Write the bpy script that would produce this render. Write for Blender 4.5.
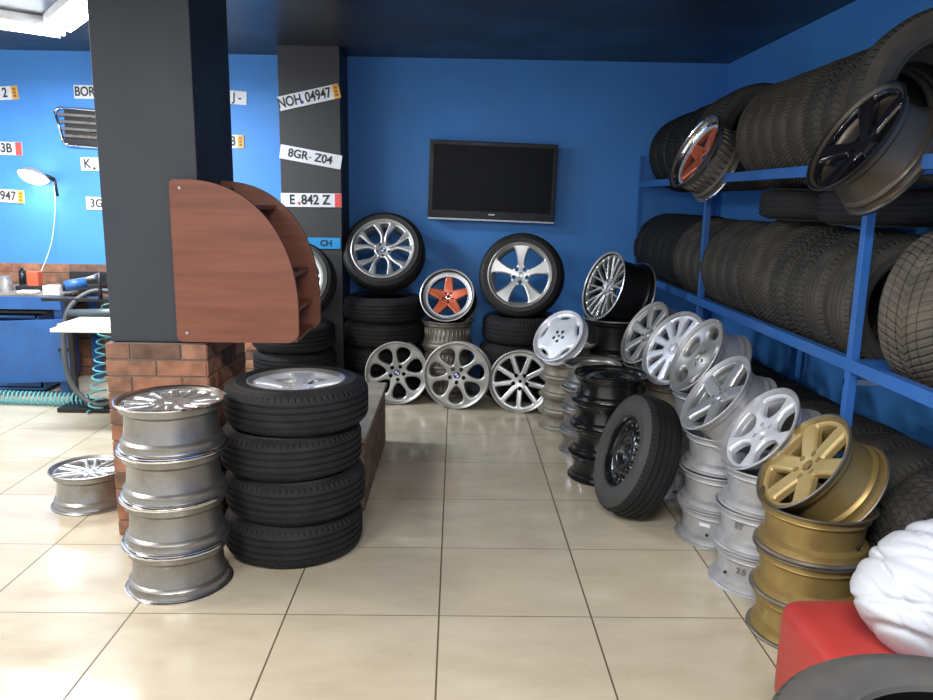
import bpy, bmesh, math, random
import numpy as np
from mathutils import Matrix, Vector
PI = math.pi
random.seed(7)
for o in list(bpy.data.objects): bpy.data.objects.remove(o, do_unlink=True)
S = bpy.context.scene
COL = S.collection

# ------------------------------------------------------------------ camera
r_ = Vector((0.99978901, -0.01251215, 0.01629073)); u_ = Vector((-0.01358487, 0.19211271, 0.98127884)); f_ = Vector((0.01540757, 0.9812931, -0.1919022))
cd = bpy.data.cameras.new('camera'); cam = bpy.data.objects.new('camera', cd); COL.objects.link(cam)
cam.matrix_world = Matrix(((r_.x, u_.x, -f_.x, 0.0473), (r_.y, u_.y, -f_.y, -2.7742), (r_.z, u_.z, -f_.z, 1.6076), (0, 0, 0, 1)))
cd.sensor_width = 36; cd.lens = 771.27 / 933 * 36; cd.clip_start = 0.05; cd.clip_end = 60
S.camera = cam
# ------------------------------------------------------------------ world, lights, exposure
S.view_settings.view_transform = 'Standard'; S.view_settings.look = 'None'; S.view_settings.gamma = 1
S.view_settings.use_curve_mapping = False
S.view_settings.exposure = 0.78
w = bpy.data.worlds.new('world'); S.world = w; w.use_nodes = True
bg = w.node_tree.nodes['Background']; bg.inputs[0].default_value = (0.86, 0.91, 1.0, 1); bg.inputs[1].default_value = 0.75

def area(name, loc, rot, sx, sy, power, color=(1, 1, 1)):
    l = bpy.data.lights.new(name, 'AREA'); l.shape = 'RECTANGLE'; l.size = sx; l.size_y = sy; l.energy = power; l.color = color
    o = bpy.data.objects.new(name, l); COL.objects.link(o); o.location = loc; o.rotation_euler = rot; return o
# fluorescent lamps: light given off by the fittings over the workshop side, and by those behind the camera
area('lamp_light_workshop', (-2.75, 2.6, 2.55), (0, 0, 0), 1.3, 0.3, 60, (0.86, 0.93, 1.0))
area('lamp_light_left', (-3.3, 0.2, 2.66), (0, 0, 0), 0.3, 1.3, 70, (1.0, 0.96, 0.88))
area('lamp_light_rear_left', (-1.8, -2.6, 2.68), (0, 0, 0), 1.3, 0.3, 58, (1.0, 0.97, 0.92))
area('lamp_light_rear_right', (0.1, -2.3, 2.68), (0, 0, 0), 1.3, 0.3, 66, (1.0, 0.98, 0.95))
XW, YW, ZC = 2.33, 4.05, 2.765       # right wall, back wall, ceiling

# ------------------------------------------------------------------ materials
MATS = {}
def mat(name, col, rough=0.5, metal=0.0, var=0.12, scale=8.0, bump=0.0, bscale=40.0, spec=0.5, coat=0.0, rvar=0.1, dirt=None, dscale=3.0, damt=0.5, sheen=0):
    if name in MATS: return MATS[name]
    m = bpy.data.materials.new(name); m.use_nodes = True; nt = m.node_tree; N = nt.nodes; L = nt.links
    b = N['Principled BSDF']; b.inputs['Metallic'].default_value = metal; b.inputs['Specular IOR Level'].default_value = spec
    b.inputs['Coat Weight'].default_value = coat; b.inputs['Coat Roughness'].default_value = 0.1
    tc = N.new('ShaderNodeTexCoord'); no = N.new('ShaderNodeTexNoise'); no.inputs['Scale'].default_value = scale; no.inputs['Detail'].default_value = 5
    L.new(tc.outputs['Object'], no.inputs['Vector'])
    mr = N.new('ShaderNodeMapRange'); mr.inputs['To Min'].default_value = 1 - var; mr.inputs['To Max'].default_value = 1 + var
    mr.inputs['From Min'].default_value = 0.3; mr.inputs['From Max'].default_value = 0.7
    L.new(no.outputs['Fac'], mr.inputs['Value'])
    mx = N.new('ShaderNodeVectorMath'); mx.operation = 'SCALE'; mx.inputs[0].default_value = col[:3]; L.new(mr.outputs[0], mx.inputs['Scale'])
    out = mx.outputs[0]
    if dirt:
        n2 = N.new('ShaderNodeTexNoise'); n2.inputs['Scale'].default_value = dscale; n2.inputs['Detail'].default_value = 8; n2.inputs['Roughness'].default_value = 0.65
        L.new(tc.outputs['Object'], n2.inputs['Vector'])
        m2 = N.new('ShaderNodeMapRange'); m2.inputs['From Min'].default_value = 0.45; m2.inputs['From Max'].default_value = 0.65; m2.inputs['To Max'].default_value = damt
        L.new(n2.outputs['Fac'], m2.inputs['Value'])
        mc = N.new('ShaderNodeMix'); mc.data_type = 'RGBA'; L.new(m2.outputs[0], mc.inputs['Factor']); L.new(out, mc.inputs['A']); mc.inputs['B'].default_value = (*dirt, 1)
        out = mc.outputs['Result']
    L.new(out, b.inputs['Base Color'])
    m3 = N.new('ShaderNodeMapRange'); m3.inputs['To Min'].default_value = max(0.02, rough - rvar); m3.inputs['To Max'].default_value = min(1, rough + rvar)
    m3.inputs['From Min'].default_value = 0.3; m3.inputs['From Max'].default_value = 0.7
    L.new(no.outputs['Fac'], m3.inputs['Value']); L.new(m3.outputs[0], b.inputs['Roughness'])
    if bump:
        n4 = N.new('ShaderNodeTexNoise'); n4.inputs['Scale'].default_value = bscale; n4.inputs['Detail'].default_value = 4; L.new(tc.outputs['Object'], n4.inputs['Vector'])
        bp = N.new('ShaderNodeBump'); bp.inputs['Strength'].default_value = bump; bp.inputs['Distance'].default_value = 0.01
        L.new(n4.outputs['Fac'], bp.inputs['Height']); L.new(bp.outputs['Normal'], b.inputs['Normal'])
    MATS[name] = m; return m

def emit(name, col, st):
    if name in MATS: return MATS[name]
    m = bpy.data.materials.new(name); m.use_nodes = True; b = m.node_tree.nodes['Principled BSDF']
    b.inputs['Base Color'].default_value = (*col, 1); b.inputs['Emission Color'].default_value = (*col, 1); b.inputs['Emission Strength'].default_value = st
    MATS[name] = m; return m

def math_node(nt, op, a, b=None, c=None):
    n = nt.nodes.new('ShaderNodeMath'); n.operation = op
    for k, v in enumerate((a, b, c)):
        if v is None: continue
        if isinstance(v, (int, float)): n.inputs[k].default_value = v
        else: nt.links.new(v, n.inputs[k])
    return n.outputs[0]

def tread_mat(name, col, kind):
    if name in MATS: return MATS[name]
    m = bpy.data.materials.new(name); m.use_nodes = True; nt = m.node_tree; N = nt.nodes; L = nt.links; b = N['Principled BSDF']
    b.inputs['Roughness'].default_value = 0.72; b.inputs['Specular IOR Level'].default_value = 0.3
    uv = N.new('ShaderNodeUVMap'); sp = N.new('ShaderNodeSeparateXYZ'); L.new(uv.outputs[0], sp.inputs[0])
    u, v = sp.outputs[0], sp.outputs[1]
    if kind == 'fine':      # narrow lateral sipes
        a = math_node(nt, 'SINE', math_node(nt, 'ADD', math_node(nt, 'MULTIPLY', u, 2 * PI * 90), math_node(nt, 'MULTIPLY', v, 160.0)))
    elif kind == 'blocks':
        a = math_node(nt, 'SINE', math_node(nt, 'ADD', math_node(nt, 'MULTIPLY', u, 2 * PI * 60), math_node(nt, 'MULTIPLY', math_node(nt, 'SINE', math_node(nt, 'MULTIPLY', v, 130.0)), 1.2)))
    elif kind == 'arrow':   # winter tread, grooves swept like an arrow
        a = math_node(nt, 'SINE', math_node(nt, 'ADD', math_node(nt, 'MULTIPLY', u, 2 * PI * 58), math_node(nt, 'MULTIPLY', math_node(nt, 'POWER', math_node(nt, 'ABSOLUTE', v), 0.7), 52.0)))
    else:                    # shoulder cuts only
        a = math_node(nt, 'SINE', math_node(nt, 'MULTIPLY', u, 2 * PI * 70))
    g = math_node(nt, 'SMOOTH_MIN', a, -0.1, 0.3) if kind != 'ribs' else math_node(nt, 'MULTIPLY', math_node(nt, 'SMOOTH_MIN', a, -0.1, 0.3), math_node(nt, 'GREATER_THAN', math_node(nt, 'ABSOLUTE', v), 0.065))
    bp = N.new('ShaderNodeBump'); bp.inputs['Strength'].default_value = 0.9; bp.inputs['Distance'].default_value = 0.006
    L.new(g, bp.inputs['Height']); L.new(bp.outputs['Normal'], b.inputs['Normal'])
    tc = N.new('ShaderNodeTexCoord'); no = N.new('ShaderNodeTexNoise'); no.inputs['Scale'].default_value = 9; no.inputs['Detail'].default_value = 6
    L.new(tc.outputs['Object'], no.inputs['Vector'])
    mr = N.new('ShaderNodeMapRange'); mr.inputs['From Min'].default_value = 0.3; mr.inputs['From Max'].default_value = 0.7; mr.inputs['To Min'].default_value = 0.7; mr.inputs['To Max'].default_value = 1.3
    L.new(no.outputs['Fac'], mr.inputs['Value'])
    vm = N.new('ShaderNodeVectorMath'); vm.operation = 'SCALE'; vm.inputs[0].default_value = col; L.new(mr.outputs[0], vm.inputs['Scale']); L.new(vm.outputs[0], b.inputs['Base Color'])
    MATS[name] = m; return m

def floor_mat():
    m = bpy.data.materials.new('cream_floor_tiles'); m.use_nodes = True; nt = m.node_tree; N = nt.nodes; L = nt.links; b = N['Principled BSDF']
    tc = N.new('ShaderNodeTexCoord'); sp = N.new('ShaderNodeSeparateXYZ'); L.new(tc.outputs['Object'], sp.inputs[0])
    def line(c, wd):
        fr = math_node(nt, 'FRACT', math_node(nt, 'ADD', math_node(nt, 'DIVIDE', c, 0.6), 0.5))
        d = math_node(nt, 'ABSOLUTE', math_node(nt, 'SUBTRACT', fr, 0.5))
        return math_node(nt, 'LESS_THAN', d, wd / 0.6)
    lx = line(sp.outputs[0], 0.0034); ly = line(sp.outputs[1], 0.0022)
    g = math_node(nt, 'MAXIMUM', lx, ly)
    no = N.new('ShaderNodeTexNoise'); no.inputs['Scale'].default_value = 1.7; no.inputs['Detail'].default_value = 7; no.inputs['Roughness'].default_value = 0.6
    mp = N.new('ShaderNodeMapping'); mp.inputs['Scale'].default_value = (1, 2.6, 1); L.new(tc.outputs['Object'], mp.inputs[0]); L.new(mp.outputs[0], no.inputs['Vector'])
    # each tile its own slight tone
    fx = math_node(nt, 'FLOOR', math_node(nt, 'DIVIDE', sp.outputs[0], 0.6)); fy = math_node(nt, 'FLOOR', math_node(nt, 'DIVIDE', sp.outputs[1], 0.6))
    cb = N.new('ShaderNodeCombineXYZ'); L.new(fx, cb.inputs[0]); L.new(fy, cb.inputs[1])
    wn = N.new('ShaderNodeTexWhiteNoise'); L.new(cb.outputs[0], wn.inputs['Vector'])
    t = math_node(nt, 'ADD', math_node(nt, 'MULTIPLY', no.outputs['Fac'], 1.0), math_node(nt, 'MULTIPLY', wn.outputs['Value'], 0.10))
    cr = N.new('ShaderNodeValToRGB'); cr.color_ramp.elements[0].position = 0.3; cr.color_ramp.elements[0].color = (0.44, 0.375, 0.275, 1)
    cr.color_ramp.elements[1].position = 0.8; cr.color_ramp.elements[1].color = (0.59, 0.53, 0.415, 1); L.new(t, cr.inputs[0])
    # small chips and specks
    vo = N.new('ShaderNodeTexNoise'); vo.inputs['Scale'].default_value = 55; vo.inputs['Detail'].default_value = 2; L.new(tc.outputs['Object'], vo.inputs['Vector'])
    n3 = N.new('ShaderNodeTexNoise'); n3.inputs['Scale'].default_value = 1.5; L.new(tc.outputs['Object'], n3.inputs['Vector'])
    sk = math_node(nt, 'MULTIPLY', math_node(nt, 'GREATER_THAN', vo.outputs['Fac'], 0.74), math_node(nt, 'GREATER_THAN', n3.outputs['Fac'], 0.54))
    mk = N.new('ShaderNodeMix'); mk.data_type = 'RGBA'; L.new(math_node(nt, 'MULTIPLY', sk, 0.6), mk.inputs['Factor']); L.new(cr.outputs[0], mk.inputs['A']); mk.inputs['B'].default_value = (0.10, 0.08, 0.055, 1)
    mc = N.new('ShaderNodeMix'); mc.data_type = 'RGBA'; L.new(g, mc.inputs['Factor']); L.new(mk.outputs['Result'], mc.inputs['A']); mc.inputs['B'].default_value = (0.12, 0.085, 0.055, 1)
    L.new(mc.outputs['Result'], b.inputs['Base Color'])
    r = N.new('ShaderNodeMapRange'); r.inputs['From Min'].default_value = 0.3; r.inputs['From Max'].default_value = 0.7; r.inputs['To Min'].default_value = 0.10; r.inputs['To Max'].default_value = 0.24
    L.new(no.outputs['Fac'], r.inputs['Value']); L.new(math_node(nt, 'ADD', r.outputs[0], math_node(nt, 'MULTIPLY', g, 0.4)), b.inputs['Roughness'])
    bp = N.new('ShaderNodeBump'); bp.inputs['Strength'].default_value = 0.4; bp.inputs['Distance'].default_value = 0.002; bp.invert = True
    L.new(g, bp.inputs['Height']); L.new(bp.outputs['Normal'], b.inputs['Normal'])
    b.inputs['Specular IOR Level'].default_value = 0.5
    return m

def wood_mat():
    m = bpy.data.materials.new('mahogany_laminate'); m.use_nodes = True; nt = m.node_tree; N = nt.nodes; L = nt.links; b = N['Principled BSDF']
    tc = N.new('ShaderNodeTexCoord'); mp = N.new('ShaderNodeMapping'); mp.inputs['Scale'].default_value = (1.0, 1.0, 13.0); L.new(tc.outputs['Object'], mp.inputs[0])
    no = N.new('ShaderNodeTexNoise'); no.inputs['Scale'].default_value = 2.2; no.inputs['Detail'].default_value = 8; no.inputs['Distortion'].default_value = 0.4; L.new(mp.outputs[0], no.inputs['Vector'])
    cr = N.new('ShaderNodeValToRGB'); cr.color_ramp.elements[0].position = 0.3; cr.color_ramp.elements[0].color = (0.165, 0.051, 0.027, 1)
    cr.color_ramp.elements[1].position = 0.72; cr.color_ramp.elements[1].color = (0.245, 0.082, 0.044, 1); L.new(no.outputs['Fac'], cr.inputs[0])
    L.new(cr.outputs[0], b.inputs['Base Color']); b.inputs['Roughness'].default_value = 0.42; return m

def brick_mat(name='red_brick', gain=1.0, worn=0.0):
    m = bpy.data.materials.new(name); m.use_nodes = True; nt = m.node_tree; N = nt.nodes; L = nt.links; b = N['Principled BSDF']
    g = N.new('ShaderNodeNewGeometry'); cr = N.new('ShaderNodeValToRGB'); e = cr.color_ramp.elements
    e[0].color = (0.15, 0.085, 0.06, 1); e[1].position = 1; e[1].color = (0.42, 0.21, 0.125, 1)
    k = e.new(0.45); k.color = (0.32, 0.155, 0.095, 1); k = e.new(0.75); k.color = (0.35, 0.145, 0.085, 1)
    L.new(g.outputs['Random Per Island'], cr.inputs[0])
    tc = N.new('ShaderNodeTexCoord'); no = N.new('ShaderNodeTexNoise'); no.inputs['Scale'].default_value = 14; no.inputs['Detail'].default_value = 7; L.new(tc.outputs['Object'], no.inputs['Vector'])
    mr = N.new('ShaderNodeMapRange'); mr.inputs['From Min'].default_value = 0.3; mr.inputs['From Max'].default_value = 0.7; mr.inputs['To Min'].default_value = 0.6 * gain; mr.inputs['To Max'].default_value = 1.3 * gain; L.new(no.outputs['Fac'], mr.inputs['Value'])
    mw = N.new('ShaderNodeMix'); mw.data_type = 'RGBA'; mw.inputs['Factor'].default_value = worn; L.new(cr.outputs[0], mw.inputs['A']); mw.inputs['B'].default_value = (.26, .21, .17, 1)
    vm = N.new('ShaderNodeVectorMath'); vm.operation = 'SCALE'; L.new(mw.outputs['Result'], vm.inputs[0]); L.new(mr.outputs[0], vm.inputs['Scale']); L.new(vm.outputs[0], b.inputs['Base Color'])
    bp = N.new('ShaderNodeBump'); bp.inputs['Strength'].default_value = 0.5; bp.inputs['Distance'].default_value = 0.004; L.new(no.outputs['Fac'], bp.inputs['Height']); L.new(bp.outputs['Normal'], b.inputs['Normal'])
    b.inputs['Roughness'].default_value = 0.8; return m

M_blue = mat('blue_wall_paint', (0.066, 0.285, 0.76), 0.55, var=0.06, scale=2, bump=0.15, bscale=18)
M_ceil = mat('dark_ceiling', (0.022, 0.026, 0.034), 0.38, var=0.25, scale=1.5, bump=0.1, bscale=4)
M_pillar = mat('charcoal_paint', (0.031, 0.037, 0.048), 0.5, var=0.08, scale=3, bump=0.12, bscale=25)
M_col = mat('grey_column_paint', (0.045, 0.046, 0.049), 0.6, var=0.08, scale=3, bump=0.1, bscale=25)
M_floor = floor_mat(); M_wood = wood_mat(); M_brick = brick_mat()
M_mortar = mat('mortar', (0.20, 0.165, 0.13), 0.9, bump=0.4)
M_conc = mat('worn_concrete', (0.25, 0.22, 0.185), 0.85, var=0.25, scale=9, bump=0.6, bscale=30)
M_side = mat('tyre_sidewall', (0.014, 0.0145, 0.016), 0.6, var=0.25, scale=7, bump=0.15, bscale=30, dirt=(0.03, 0.028, 0.026), dscale=5, damt=0.35)
M_sideg = mat('tyre_sidewall_grey', (0.045, 0.045, 0.044), 0.68, var=0.25, scale=7, bump=0.15, bscale=30)
M_sidegg = mat('tyre_sidewall_grey_dust', (0.050, 0.048, 0.045), 0.75, var=0.2, scale=7, bump=0.2, bscale=30)
M_sided = mat('tyre_sidewall_dusty', (0.046, 0.042, 0.036), 0.75, var=0.3, scale=6, bump=0.2, bscale=26, dirt=(0.085, 0.072, 0.055), dscale=5, damt=0.5)
T_rib = tread_mat('tread_ribs', (0.014, 0.0145, 0.016), 'ribs')
T_fine = tread_mat('tread_fine_dusty', (0.066, 0.060, 0.051), 'fine')
T_block = tread_mat('tread_blocks', (0.045, 0.042, 0.038), 'blocks')
T_arrow = tread_mat('tread_arrow_dusty', (0.095, 0.084, 0.068), 'arrow')
T_dull = tread_mat('tread_worn', (0.048, 0.045, 0.041), 'ribs')
M_silver = mat('silver_lacquer', (0.56, 0.57, 0.58), 0.33, 0.75, var=0.06, scale=6, coat=0.3)
M_white = mat('pale_silver_lacquer', (0.70, 0.72, 0.78), 0.36, 0.35, var=0.05, coat=0.4)
M_dullsil = mat('dull_silver', (0.43, 0.425, 0.41), 0.42, 0.7, var=0.12, scale=7)
M_barrel = mat('barrel_silver', (0.33, 0.33, 0.33), 0.36, 0.9, var=0.12, scale=5, dirt=(0.17, 0.14, 0.09), dscale=5, damt=0.6)
M_barrelw = mat('barrel_pale', (0.47, 0.48, 0.51), 0.42, 0.5, var=0.08, scale=5, dirt=(0.20, 0.19, 0.18), dscale=6, damt=0.5)
M_barrelt = mat('barrel_tarnished', (0.36, 0.33, 0.28), 0.5, 0.6, var=0.18, scale=6, dirt=(0.12, 0.10, 0.075), dscale=5, damt=0.7)
M_chrome = mat('chrome', (0.82, 0.82, 0.83), 0.1, 1.0, var=0.03, rvar=0.04)
M_gold = mat('gold_lacquer', (0.50, 0.375, 0.165), 0.42, 0.4, var=0.1, scale=6)
M_goldb = mat('gold_barrel', (0.36, 0.25, 0.085), 0.4, 0.55, var=0.18, scale=5, dirt=(0.13, 0.085, 0.04), dscale=5, damt=0.6)
M_goldlip = mat('dirty_flange', (0.20, 0.18, 0.15), 0.4, 0.7, var=0.2)
M_blacks = mat('black_steel', (0.010, 0.010, 0.011), 0.25, 0.1, var=0.2, coat=0.5)
M_blackg = mat('gloss_black', (0.012, 0.012, 0.016), 0.12, 0.3, coat=1.0, rvar=0.04)
M_blackb = mat('black_barrel', (0.013, 0.013, 0.014), 0.35, 0.3)
M_orange = mat('orange_lacquer', (0.62, 0.13, 0.055), 0.32, 0.25, coat=0.6)
M_red = mat('red_vinyl', (0.36, 0.036, 0.030), 0.42, 0.0, var=0.08, bump=0.12, bscale=60)
M_shelf = mat('blue_steel_paint', (0.03, 0.14, 0.46), 0.38, 0.0, var=0.1, scale=6, dirt=(0.05, 0.09, 0.18), damt=0.3)
M_benchb = mat('bench_blue', (0.02, 0.10, 0.31), 0.4, dirt=(0.03, 0.06, 0.13), damt=0.4)
M_board = mat('dark_board', (0.03, 0.03, 0.032), 0.8)
M_tv = mat('tv_screen', (0.006, 0.007, 0.009), 0.35, rvar=0.03, spec=0.12)
M_tvb = mat('tv_bezel', (0.012, 0.012, 0.014), 0.3, spec=0.3)
M_plate = mat('plate_white', (0.78, 0.80, 0.84), 0.4, var=0.04)
M_ink = mat('plate_ink', (0.03, 0.03, 0.035), 0.5)
M_porange = mat('plate_orange', (0.85, 0.42, 0.06), 0.45)
M_pred = mat('plate_red', (0.75, 0.09, 0.08), 0.45)
M_pblue = mat('plate_blue', (0.03, 0.33, 0.72), 0.45)
M_blackp = mat('black_plastic', (0.015, 0.015, 0.017), 0.5)
M_rubh = mat('hose_grey', (0.07, 0.075, 0.08), 0.5)
M_teal = mat('teal_hose', (0.12, 0.42, 0.45), 0.4)
M_bag = mat('white_bag', (0.50, 0.525, 0.58), 0.3, 0.0, var=0.03, bump=0.25, bscale=22)
M_bench = mat('bench_top', (0.22, 0.19, 0.165), 0.6, var=0.25, dirt=(0.08, 0.07, 0.06), dscale=7, damt=0.6)
M_paperw = mat('white_board', (0.80, 0.78, 0.72), 0.5, var=0.05)
M_whitem = mat('lamp_white', (0.7, 0.7, 0.7), 0.4)
M_dark = mat('dark_tool', (0.02, 0.02, 0.022), 0.4, 0.4)
E_tube = emit('tube_glow', (0.90, 0.95, 1.0), 14)
E_lamp = emit('warm_glow', (1.0, 0.86, 0.70), 18)

# ------------------------------------------------------------------ helpers
def obj(name, me, m=None, parent=None):
    if isinstance(me, bmesh.types.BMesh):
        d = bpy.data.meshes.new(name); me.to_mesh(d); me.free(); me = d
    o = bpy.data.objects.new(name, me); COL.objects.link(o)
    if m is not None and not me.materials:
        for k in (m if isinstance(m, (list, tuple)) else [m]): me.materials.append(k)
    if parent is not None: o.parent = parent
    return o
def tag(o, label=None, cat=None, group=None, kind=None):
    if label: o['label'] = label
    if cat: o['category'] = cat
    if group: o['group'] = group
    if kind: o['kind'] = kind
    return o
def struct(name, bm, m): return tag(obj(name, bm, m), kind='structure')
def thing(name, label, cat, loc=(0, 0, 0), rot=(0, 0, 0), group=None):
    o = bpy.data.objects.new(name, None); o.empty_display_size = 0.05; COL.objects.link(o); o.location = loc; o.rotation_euler = rot
    return tag(o, label, cat, group)
def box(bm, x0, x1, y0, y1, z0, z1, bev=0.0, mi=0):
    t = bmesh.new(); bmesh.ops.create_cube(t, size=1)
    bmesh.ops.scale(t, vec=(x1 - x0, y1 - y0, z1 - z0), verts=t.verts); bmesh.ops.translate(t, vec=((x0 + x1) / 2, (y0 + y1) / 2, (z0 + z1) / 2), verts=t.verts)
    if bev: bmesh.ops.bevel(t, geom=list(t.edges), offset=bev, segments=3 if bev > 0.02 else 2, affect='EDGES', profile=0.5)
    for f in t.faces: f.material_index = mi; f.smooth = bev > 0.02
    d = bpy.data.meshes.new('t'); t.to_mesh(d); t.free(); bm.from_mesh(d); bpy.data.meshes.remove(d); return bm
def nb(*a, **k): return box(bmesh.new(), *a, **k)
def cyl(bm, p0, p1, r0, r1=None, n=16, smooth=True):
    r1 = r0 if r1 is None else r1; p0 = Vector(p0); p1 = Vector(p1); d = (p1 - p0)
    q = d.to_track_quat('Z', 'Y'); A = []; B = []
    for k in range(n):
        a = 2 * PI * k / n; v = Vector((math.cos(a), math.sin(a), 0))
        A.append(bm.verts.new(p0 + q @ (v * r0))); B.append(bm.verts.new(p1 + q @ (v * r1)))
    for k in range(n):
        f = bm.faces.new((A[k], A[(k + 1) % n], B[(k + 1) % n], B[k])); f.smooth = smooth
    bm.faces.new(A[::-1]); bm.faces.new(B); return bm
def tube(bm, pts, r, n=8):
    pts = [Vector(p) for p in pts]; rings = []
    up = Vector((0, 0, 1))
    for i, p in enumerate(pts):
        d = (pts[min(i + 1, len(pts) - 1)] - pts[max(i - 1, 0)]).normalized()
        x = d.cross(up)
        if x.length < 1e-3: x = d.cross(Vector((1, 0, 0)))
        x.normalize(); y = x.cross(d)
        up = y
        rings.append([bm.verts.new(p + (x * math.cos(2 * PI * k / n) + y * math.sin(2 * PI * k / n)) * r) for k in range(n)])
    for a, b in zip(rings, rings[1:]):
        for k in range(n):
            f = bm.faces.new((a[k], a[(k + 1) % n], b[(k + 1) % n], b[k])); f.smooth = True
    bm.faces.new(rings[0][::-1]); bm.faces.new(rings[-1]); return bm
def curve_pts(ctrl, n=12):
    P = [Vector(c) for c in ctrl]; P = [P[0] * 2 - P[1]] + P + [P[-1] * 2 - P[-2]]; out = []
    for i in range(1, len(P) - 2):
        for k in range(n):
            t = k / n; a, b, c, d = P[i - 1:i + 3]
            out.append(0.5 * ((2 * b) + (c - a) * t + (2 * a - 5 * b + 4 * c - d) * t * t + (3 * b - a - 3 * c + d) * t ** 3))
    out.append(P[-2]); return out
def lathe(prof, n=64, closed=True, mats=None, uv=False, R=1, sharp=()):
    """profile of (r, z) revolved about z; mats gives a slot per profile edge"""
    m = len(prof); vs = []; fs = []; mi = []; us = []
    arc = [0]
    for k in range(1, m + 1):
        a, b = prof[k - 1], prof[k % m]; arc.append(arc[-1] + math.hypot(a[0] - b[0], a[1] - b[1]))
    for j in range(n):
        c, s = math.cos(2 * PI * j / n), math.sin(2 * PI * j / n)
        for r, z in prof: vs.append((r * c, r * s, z))
    for j in range(n):
        for k in range(m if closed else m - 1):
            k2 = (k + 1) % m; j2 = (j + 1) % n
            fs.append((j * m + k, j2 * m + k, j2 * m + k2, j * m + k2)); mi.append(mats[k] if mats else 0)
            us.append(((j / n, prof[k][1]), ((j + 1) / n, prof[k][1]), ((j + 1) / n, prof[k2][1]), (j / n, prof[k2][1])))
    me = bpy.data.meshes.new('lathe'); me.from_pydata(vs, [], fs); me.polygons.foreach_set('use_smooth', [True] * len(fs)); me.polygons.foreach_set('material_index', mi)
    if uv:
        l = me.uv_layers.new(name='UVMap'); l.data.foreach_set('uv', [c for q in us for p in q for c in p])
    ed = me.edges
    # mark creases sharp where the profile turns hard
    turn = []
    for k in range(m):
        a, b, c = prof[k - 1], prof[k], prof[(k + 1) % m]
        v1 = (b[0] - a[0], b[1] - a[1]); v2 = (c[0] - b[0], c[1] - b[1]); l1 = math.hypot(*v1) or 1; l2 = math.hypot(*v2) or 1
        turn.append((v1[0] * v2[0] + v1[1] * v2[1]) / l1 / l2 < 0.80)
    ev = np.empty(len(ed) * 2, dtype=int); ed.foreach_get('vertices', ev); ev = ev.reshape(-1, 2)
    sh = [(a % m == b % m) and turn[a % m] for a, b in ev.tolist()]
    at = me.attributes.new('sharp_edge', 'BOOLEAN', 'EDGE'); at.data.foreach_set('value', sh)
    me.update(); return me
def copy_tree(o, parent=None):
    c = o.copy(); COL.objects.link(c)
    if parent is not None: c.parent = parent
    for ch in list(o.children): copy_tree(ch, c)
    return c

# ------------------------------------------------------------------ tyres
TYRES = {}
def tyre_mesh(R, W, rb, side, tread, grooves=4):
    worn = side.name.endswith('dusty')
    key = (R, W, rb, side.name, tread.name)
    if key in TYRES: return TYRES[key]
    h = W / 2; P = []; K = []
    def a(r, z, k=0): P.append((r, z)); K.append(k)
    a(rb, -h * .78); a(rb + .006, -h * .88); a(rb + .014, -h * .9); a(rb + .018, -h * .94); a(rb + .2 * (R - rb), -h * .975); a(rb + .215 * (R - rb), -h * .998); a(rb + .24 * (R - rb), -h * .985); a(rb + .5 * (R - rb), -h); a(rb + .53 * (R - rb), -h * 1.012); a(rb + .56 * (R - rb), -h)
    q = .02 if worn else 0; a(R - .048 - q, -h * .965); a(R - .036 - q * .8, -h * .89); a(R - .019, -h * .83, 1); a(R - .009, -h * .72, 1); a(R - .004, -h * .6, 1)
    gz = [-.46, -.16, .16, .46] if grooves == 4 else [-.36, 0, .36]
    for g in gz:
        c = g * h; e = .0032 if worn else .0042; gd = .0055 if worn else .0075
        a(R - abs(g) * .003, c - e - .001, 1); a(R - gd, c - e, 1); a(R - gd, c + e, 1); a(R - abs(g) * .003, c + e + .001, 1)
    a(R - .004, h * .6, 1); a(R - .009, h * .72, 1); a(R - .019, h * .83, 0); a(R - .036 - q * .8, h * .89); a(R - .048 - q, h * .965)
    a(rb + .56 * (R - rb), h); a(rb + .53 * (R - rb), h * 1.012); a(rb + .5 * (R - rb), h); a(rb + .2 * (R - rb), h * .985); a(rb + .018, h * .94); a(rb + .014, h * .9); a(rb + .006, h * .88); a(rb, h * .78)
    a(rb + .012, h * .72); a(rb + .05, h * .86); a(R - .04, h * .84); a(R - .018, h * .6); a(R - .016, 0); a(R - .018, -h * .6); a(R - .04, -h * .84); a(rb + .05, -h * .86); a(rb + .012, -h * .72)
    me = lathe(P, 72, True, K, uv=True); me.name = 'tyre'; me.materials.append(side); me.materials.append(tread)
    TYRES[key] = me; return me
def tyre(R, W, rb, side, tread, label, loc, rot=(0, 0, 0), group=None, name='tire', cat='tire'):
    o = obj(name, tyre_mesh(R, W, rb, side, tread)); o.location = loc; o.rotation_euler = rot
    return tag(o, label, cat, group)

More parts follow.
